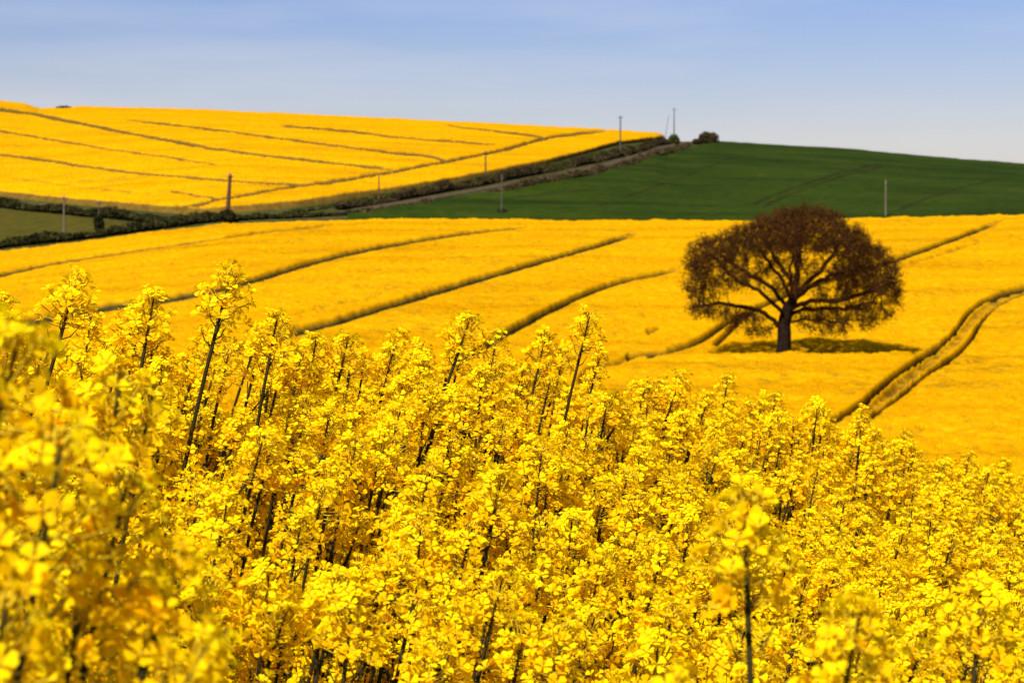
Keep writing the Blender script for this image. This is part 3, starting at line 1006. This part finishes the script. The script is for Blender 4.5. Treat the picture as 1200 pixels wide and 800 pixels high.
def rot_to(d, roll):
    """matrix with local z along d"""
    d = d / (np.linalg.norm(d) + 1e-9)
    a = np.array([1.0, 0, 0]) if abs(d[0]) < 0.8 else np.array([0, 1.0, 0])
    x = np.cross(a, d); x /= np.linalg.norm(x)
    y = np.cross(d, x)
    c, s = math.cos(roll), math.sin(roll)
    return np.stack([x * c + y * s, -x * s + y * c, d], 1)

def make_head(r, lod, nfl, length, spread):
    """a raceme: domed open flowers, buds at the tip, young pods below; local z along its axis"""
    V, Fq, mi, tone, off = [], [], [], [], 0
    pv, pq = petal_arrays(lod)
    def put(v, f, m, t):
        nonlocal off
        V.append(v); Fq.append(f + off); mi.append(np.full(len(f), m)); tone.append(np.full(len(v), t) if np.isscalar(t) else t); off += len(v)
    golden = 2.399963
    for k in range(nfl):
        u = (k + 0.5) / nfl                     # 0 bottom .. 1 top
        z = length * (0.05 + 0.92 * u ** 0.9)
        a = k * golden + r.normal() * 0.25
        out = spread * (1.0 - 0.72 * u ** 2.0) * (0.62 + 0.62 * r.random())
        rise = 0.004 + 0.024 * u + r.normal() * 0.004
        dirv = np.array([math.cos(a), math.sin(a), 0.0])
        p0 = np.array([0, 0, z - 0.012])
        p1 = p0 + dirv * out + np.array([0, 0, rise])
        # pedicel
        tv, tf = tube(np.array([p0, p0 + dirv * out * 0.55 + np.array([0, 0, rise * 0.35]), p1]), [0.0009, 0.0008, 0.0009], 3, cap=False)
        put(tv, tf, 2, 0.3)
        nd = dirv * (0.75 - 0.35 * u) + np.array([0, 0, 0.62 + 0.5 * u]) + r.normal(size=3) * 0.28
        Rm = rot_to(nd, r.random() * 6.28)
        size = 0.0128 * (0.85 + 0.3 * r.random()) * (1.0 - 0.12 * u)
        openness = R(r.uniform(8, 38))
        base_tone = np.clip(0.35 + 0.75 * u + r.normal() * 0.25, 0, 1)  # painted shading: shade tone low in the raceme, highlight tone at the top
        for q in range(4):
            ang = q * math.pi / 2 + r.normal() * 0.12
            c, s = math.cos(openness), math.sin(openness)
            v = pv * size
            v = np.stack([v[:, 0], v[:, 1] * c - v[:, 2] * s, v[:, 1] * s + v[:, 2] * c], -1)
            ca, sa = math.cos(ang), math.sin(ang)
            v = np.stack([v[:, 0] * ca - v[:, 1] * sa, v[:, 0] * sa + v[:, 1] * ca, v[:, 2]], -1)
            t = np.clip(base_tone - 0.35 * (1 - pv[:, 1]), 0, 1)
            put(v @ Rm.T + p1, pq.copy(), 0, t)
        # stamens: a small pointed tuft
        sv = np.array([[.12, 0, .1], [-.06, .10, .1], [-.06, -.10, .1], [0, 0, .62]]) * size
        put(sv @ Rm.T + p1, np.array([[0, 1, 3, 3], [1, 2, 3, 3], [2, 0, 3, 3]]), 2, 0.5)
    nb = 14 if lod == 0 else 7
    for k in range(nb):
        a = k * golden; q = math.sqrt((k + 0.3) / nb)
        c = np.array([math.cos(a) * q * 0.011, math.sin(a) * q * 0.011, length + 0.010 - q * 0.008])
        ov = np.array([[1, 0, 0], [0, 1, 0], [-1, 0, 0], [0, -1, 0], [0, 0, 2.0], [0, 0, -1.6]]) * 0.0022
        of = np.array([[0, 1, 4, 4], [1, 2, 4, 4], [2, 3, 4, 4], [3, 0, 4, 4], [1, 0, 5, 5], [2, 1, 5, 5], [3, 2, 5, 5], [0, 3, 5, 5]])
        put(ov @ rot_to(np.array([c[0], c[1], 0.02]), 0).T + c, of, 2, 0.4)
    for k in range(5 if lod == 0 else 3):       # spent flowers turning into thin pods under the raceme
        a = k * golden + 1.0
        z = -0.004 - 0.010 * k
        dv = np.array([math.cos(a), math.sin(a), 0.55])
        p0 = np.array([0, 0, z])
        tv, tf = tube(np.array([p0, p0 + dv * 0.014, p0 + dv * 0.024 + np.array([0, 0, 0.012])]), [0.0008, 0.0011, 0.0005], 3, cap=False)
        put(tv, tf, 1, 0.4)
    # axis of the raceme
    tv, tf = tube(np.array([[0, 0, -0.05], [0, 0, length * 0.5], [0, 0, length]]), [0.0026, 0.0021, 0.0014], 5)
    put(tv, tf, 1, 0.75)
    return np.concatenate(V), np.concatenate(Fq), np.concatenate(mi), np.concatenate(tone)

def make_leaf(r):
    n = 7
    t = np.linspace(0, 1, n)
    w = 0.5 * np.sin(math.pi * np.clip(t * 0.93 + 0.07, 0, 1)) ** 0.8
    rows = []
    for k in range(n):
        zc = 0.35 * t[k] - 0.55 * t[k] ** 2
        rows += [[-w[k] * 0.36, t[k], zc + 0.06 * math.sin(9 * t[k])], [0, t[k], zc - 0.04], [w[k] * 0.36, t[k], zc + 0.06 * math.cos(8 * t[k])]]
    return np.array(rows), grid_faces(n, 3)

NHEAD = 9
rh = np.random.default_rng(5)
HEADS0 = [make_head(rh, 0, int(rh.integers(32, 48)), rh.uniform(0.042, 0.072), rh.uniform(0.028, 0.044)) for _ in range(NHEAD)]
HEADS1 = [make_head(rh, 1, int(rh.integers(30, 44)), rh.uniform(0.042, 0.072), rh.uniform(0.028, 0.044)) for _ in range(NHEAD)]
def head_mesh(h):
    v, f, mi, tn = h
    a, b = split_tris(f)
    tri = f[:, 2] == f[:, 3]
    return mesh_np("flower_head", v, [a, b], [M["petal"], M["stem"], M["bud"]], np.concatenate([mi[~tri], mi[tri]]), attrs={"tone": tn})
HEAD_ME = [head_mesh(h) for h in HEADS0]
LEAF_A = make_leaf(rh)
LEAF_ME = mesh_np("leaf", LEAF_A[0], LEAF_A[1], [M["leaf"]], smooth=True)

def make_proto(r, nbr):
    """stem with branches; returns stem arrays, heads [(index, 4x4)], leaves [4x4], top point"""
    H = 1.47
    t = np.linspace(0, 1, 16)
    lean = r.uniform(0.07, 0.18); wob = r.uniform(-0.02, 0.02)
    path = np.stack([lean * t ** 2.6 + wob * np.sin(t * 7), r.uniform(-0.04, 0.04) * t ** 2 + 0.008 * np.sin(t * 9 + r.random() * 6), H * t - 0.04 * t ** 3], -1)
    V, Fq, tone, off = [], [], [], 0
    def put(v, f, t_):
        nonlocal off
        V.append(v); Fq.append(f + off); tone.append(t_); off += len(v)
    v, f = tube(path, 0.0054 - 0.0020 * t, 6)
    put(v, f, np.clip((v[:, 2] / H - 0.62) / 0.22, 0, 1))
    heads, leaves = [], []
    def head_at(p, d, s):
        m = np.eye(4); m[:3, :3] = rot_to(d, r.random() * 6.28) * s; m[:3, 3] = p
        heads.append((int(r.integers(0, NHEAD)), m))
    head_at(path[-1], path[-1] - path[-2], r.uniform(1.1, 1.3))
    a0 = r.random() * 6.28
    for k in range(nbr):
        u = 0.40 + 0.36 * (k + r.random() * 0.6) / nbr
        i = u * 15; i0 = int(i); p0 = path[i0] + (path[min(i0 + 1, 15)] - path[i0]) * (i - i0)
        a = a0 + k * 2.4 + r.normal() * 0.3
        L = (0.155 + 0.23 * (1 - u) / 0.52) * r.uniform(0.8, 1.15)
        out = L * r.uniform(0.40, 0.75)
        s = np.linspace(0, 1, 7)
        dx = np.array([math.cos(a), math.sin(a)])
        b = np.stack([p0[0] + dx[0] * out * s ** 0.95 + 0.05 * s ** 2, p0[1] + dx[1] * out * s ** 0.95, p0[2] + L * 0.85 * s ** 1.08], -1)
        v, f = tube(b, 0.0030 - 0.0008 * s, 5)
        put(v, f, np.clip((v[:, 2] / H - 0.60) / 0.25, 0, 1))
        head_at(b[-1], b[-1] - b[-2] + np.array([0, 0, 0.02]), r.uniform(0.85, 1.15))
        if k < 3:
            m = np.eye(4)
            ls = r.uniform(0.08, 0.16)
            ca, sa = math.cos(a - 1.57), math.sin(a - 1.57)
            m[:3, :3] = np.array([[ca, -sa, 0], [sa, ca, 0], [0, 0, 1]]) * ls
            m[:3, 3] = p0 - np.array([0, 0, 0.01])
            leaves.append(m)
    for k in range(2):
        a = r.random() * 6.28; ls = r.uniform(0.14, 0.22)
        u = r.uniform(0.35, 0.55); p0 = path[int(u * 15)]
        m = np.eye(4); ca, sa = math.cos(a), math.sin(a)
        m[:3, :3] = np.array([[ca, -sa, 0], [sa, ca, 0], [0, 0, 1]]) * ls; m[:3, 3] = p0
        leaves.append(m)
    leaves = leaves[:3]
    V, Fq, tone = np.concatenate(V), np.concatenate(Fq), np.concatenate(tone)
    tri = Fq[:, 2] == Fq[:, 3]
    me = mesh_np("stem", V, [Fq[~tri], Fq[tri][:, :3]], [M["stem"]], smooth=True, attrs={"tone": tone})
    return dict(V=V, F=Fq, tone=tone, me=me, heads=heads, leaves=leaves, top=path[-1] + (path[-1] - path[-2]) / np.linalg.norm(path[-1] - path[-2]) * 0.09)
rp_ = np.random.default_rng(21)
PROTO = [make_proto(rp_, int(rp_.integers(5, 8))) for _ in range(12)]

proto_root = {}
def plant_object(k, M4, label, group):
    """first plant of a kind is built, later ones are copies of it and of each of its parts"""
    if k not in proto_root:
        root = empty("rape_plant", (0, 0, 0))
        pr = PROTO[k]
        link("stem", pr["me"], root)
        for hi, m in pr["heads"]:
            h = link("flower_head", HEAD_ME[hi], root); h.matrix_local = Matrix(m.tolist())
        for m in pr["leaves"]:
            lf = link("leaf", LEAF_ME, root); lf.matrix_local = Matrix(m.tolist())
        proto_root[k] = (root, list(root.children))
    else:
        src, kids = proto_root[k]
        root = src.copy(); col.objects.link(root)
        for ch in kids:
            c = ch.copy(); c.parent = root; col.objects.link(c)
    root.matrix_world = Matrix(M4.tolist())
    tag(root, label, "plant", group)
    return root

def plant_matrix(k, px, py_top, D, yaw, sxy, r):
    """stand proto k so that its topmost flowers are at (px, py_top) at distance D and its foot on the ground"""
    top = P(px, py_top, D)
    t = PROTO[k]["top"]
    c, s = math.cos(yaw), math.sin(yaw)
    Rz = np.array([[c, -s, 0], [s, c, 0], [0, 0, 1]])
    off = Rz @ t
    x, y = top[0] - off[0] * sxy, top[1] - off[1] * sxy
    g = float(z_ground(np.array([x]), np.array([y]))[0])
    sz = (top[2] - g) / t[2]
    sz = float(np.clip(sz, 0.8, 1.45))
    m = np.eye(4)
    m[:3, :3] = Rz @ np.diag([sxy, sxy, sxy])
    # keep the flower heads in proportion: plants standing lower simply root deeper in the crop
    zb = top[2] - off[2] * sxy
    m[:3, 3] = (x, y, min(zb, g))
    if zb > g:      # tall plant: stretch a little so that the foot meets the ground
        m[2, 2] = (top[2] - g) / t[2]
        m[2, 3] = g
    return m

rpl = np.random.default_rng(33)
G = "rape plants of the near crop"
HERO = [
    (92, 322, 3.5, 0.1, "tall rape plant with a loose yellow head, first one standing clear at the left"),
    (272, 314, 3.4, 0.0, "tallest rape plant with a large yellow dome and long dark stem"),
    (180, 350, 3.8, 0.3, "medium tall rape plant between the two tallest yellow heads"),
    (326, 366, 3.9, -0.2, "slender rape plant just right of the tallest yellow head"),
    (410, 388, 4.3, 0.2, "rape plant breaking the crop edge below the second dark wheeling"),
    (553, 366, 4.5, 0.1, "rape plant with a big round yellow head near the middle of the crop edge"),
    (692, 366, 4.6, 0.2, "leaning rape plant with a bent dark stem sticking out toward the oak"),
    (640, 392, 4.7, 0.5, "rape plant just left of the bent leaning one at the crop edge"),
    (800, 436, 5.4, 0.0, "rape plant at the crop edge below the dark hollow left of the oak"),
    (884, 462, 5.8, 0.3, "rape plant at the crop edge directly below the oak trunk"),
    (958, 472, 5.9, 0.0, "rape plant at the crop edge just left of the double wheel tracks"),
    (1010, 492, 5.6, 0.1, "rape plant whose yellow head covers the foot of the double wheel tracks"),
    (1062, 508, 6.6, 0.2, "small rape plant just right of the double wheel tracks"),
    (1135, 540, 7.0, 0.2, "small rape plant at the crop edge near the photo's right side"),
    (872, 592, 2.0, 1.3, "blurred rape plant with broad yellow head on a straight dark stem below the oak"),
    (1010, 705, 1.9, 0.4, "blurred close rape plant with a very large yellow head at the bottom right"),
    (590, 545, 3.1, 0.3, "bright rape plant with a soft broad head in the middle of the crop"),
    (30, 372, 1.55, 0.2, "very blurred close rape plant at the upper left of the crop"),
    (75, 505, 1.5, -0.3, "very blurred close rape plant at the photo's left edge halfway down the crop"),
    (150, 560, 1.7, 0.4, "blurred rape plant at the left with a hooked dark branch"),
    (215, 640, 1.6, 0.1, "blurred close rape plant with a soft orange yellow head at the lower left"),
    (20, 650, 1.45, 0.2, "very blurred close rape plant in the photo's lower left corner"),
    (1150, 690, 2.5, 0.3, "slightly blurred rape plant with a bright head at the lower right edge"),
]
for i, (px, py, D, yaw, lab) in enumerate(HERO):
    D = D * 1.17 if D > 3 else D
    k = [0, 3, 5, 7, 9, 1, 2, 4, 6, 8, 10, 11][i % 12]
    plant_object(k, plant_matrix(k, px, py, D, yaw, 1.15 if D > 3 else 1.0, rpl), lab, G)

cand = []
# jittered stand over the near slope
d = 0.148
yy = 2.75
while yy < 12.0:
    half = yy * 0.30 + 1.35
    xx = -half
    while xx < half:
        x = xx + rpl.uniform(-0.5, 0.5) * d; y = yy + rpl.uniform(-0.5, 0.5) * d
        px = 600 + F * x / y
        dc = float(interp(np.array([px]), CREST_D)[0])
        if y > DN and y < dc + 2.4:
            cand.append((x, y, px, dc))
        xx += d
    yy += d
# thinner, closer plants on the left
for _ in range(22):
    y = rpl.uniform(1.5, 2.7); px = rpl.uniform(-250, 210 if y > 1.9 else 110)
    cand.append(((px - 600) / F * y, y, px, 4.0))
info = []
for x, y, px, dc in cand:
    z = float(z_crop(np.array([px]), np.array([max(y, DN)]))[0])
    if y < DN: z = (HOR - rpl.uniform(430, 760)) / F * y
    ptop = HOR - z / y * F + rpl.normal() * 16 * 4.0 / y
    if y > dc:
        ptop = max(ptop, float(interp(np.array([px]), CREST)[0]) + rpl.uniform(-4, 30))
    info.append((px, ptop, y))
inframe = [q for q in info if -40 < q[0] < 1240 and q[1] < 830]
inframe.sort(key=lambda q: q[2])
N_IND = 300 - len(HERO)
indiv = inframe[:N_IND]
ids = set(id(q) for q in indiv)
rest = [q for q in info if id(q) not in ids]
for px, pt, y in indiv:
    k = int(rpl.integers(0, len(PROTO)))
    plant_object(k, plant_matrix(k, px, pt, y, rpl.normal() * 0.45, rpl.uniform(0.92, 1.06), rpl),
                 "yellow flowering rape plant with dark stem, packed among its like in the near crop", G)
print("plants", len(info), "individual", len(indiv) + len(HERO), "rest", len(rest))

# the plants behind and beside them, as one mass
def build_rest():
    V, F4, F3, m4, m3, tone, off = [], [], [], [], [], [], 0
    for px, pt, y in rest:
        k = int(rpl.integers(0, len(PROTO)))
        m = plant_matrix(k, px, pt, y, rpl.normal() * 0.45, rpl.uniform(0.92, 1.06), rpl)
        pr = PROTO[k]
        def put(v, f, mi, tn, m4x):
            nonlocal off
            v = v @ m4x[:3, :3].T + m4x[:3, 3]
            tri = f[:, 2] == f[:, 3]
            V.append(v); F4.append(f[~tri] + off); F3.append(f[tri][:, :3] + off)
            m4.append(mi[~tri]); m3.append(mi[tri]); tone.append(tn); off += len(v)
        put(pr["V"], pr["F"], np.full(len(pr["F"]), 1), pr["tone"], m)
        for hi, hm in pr["heads"]:
            hv, hf, hmi, htn = HEADS1[hi]
            put(hv, hf, hmi, htn, m @ hm)
        for lm in pr["leaves"]:
            put(LEAF_A[0], LEAF_A[1], np.full(len(LEAF_A[1]), 3), np.zeros(len(LEAF_A[0])), m @ lm)
    me = mesh_np("rape_plants_mass", np.concatenate(V), [np.concatenate(F4), np.concatenate(F3)], [M["petal"], M["stem"], M["bud"], M["leaf"]],
                 np.concatenate(m4 + m3), attrs={"tone": np.concatenate(tone)})
    o = link("rape_plants", me)
    tag(o, "mass of yellow rape plants filling in behind the nearest ones", "crop", kind="stuff")
    print("rest verts", off)
build_rest()
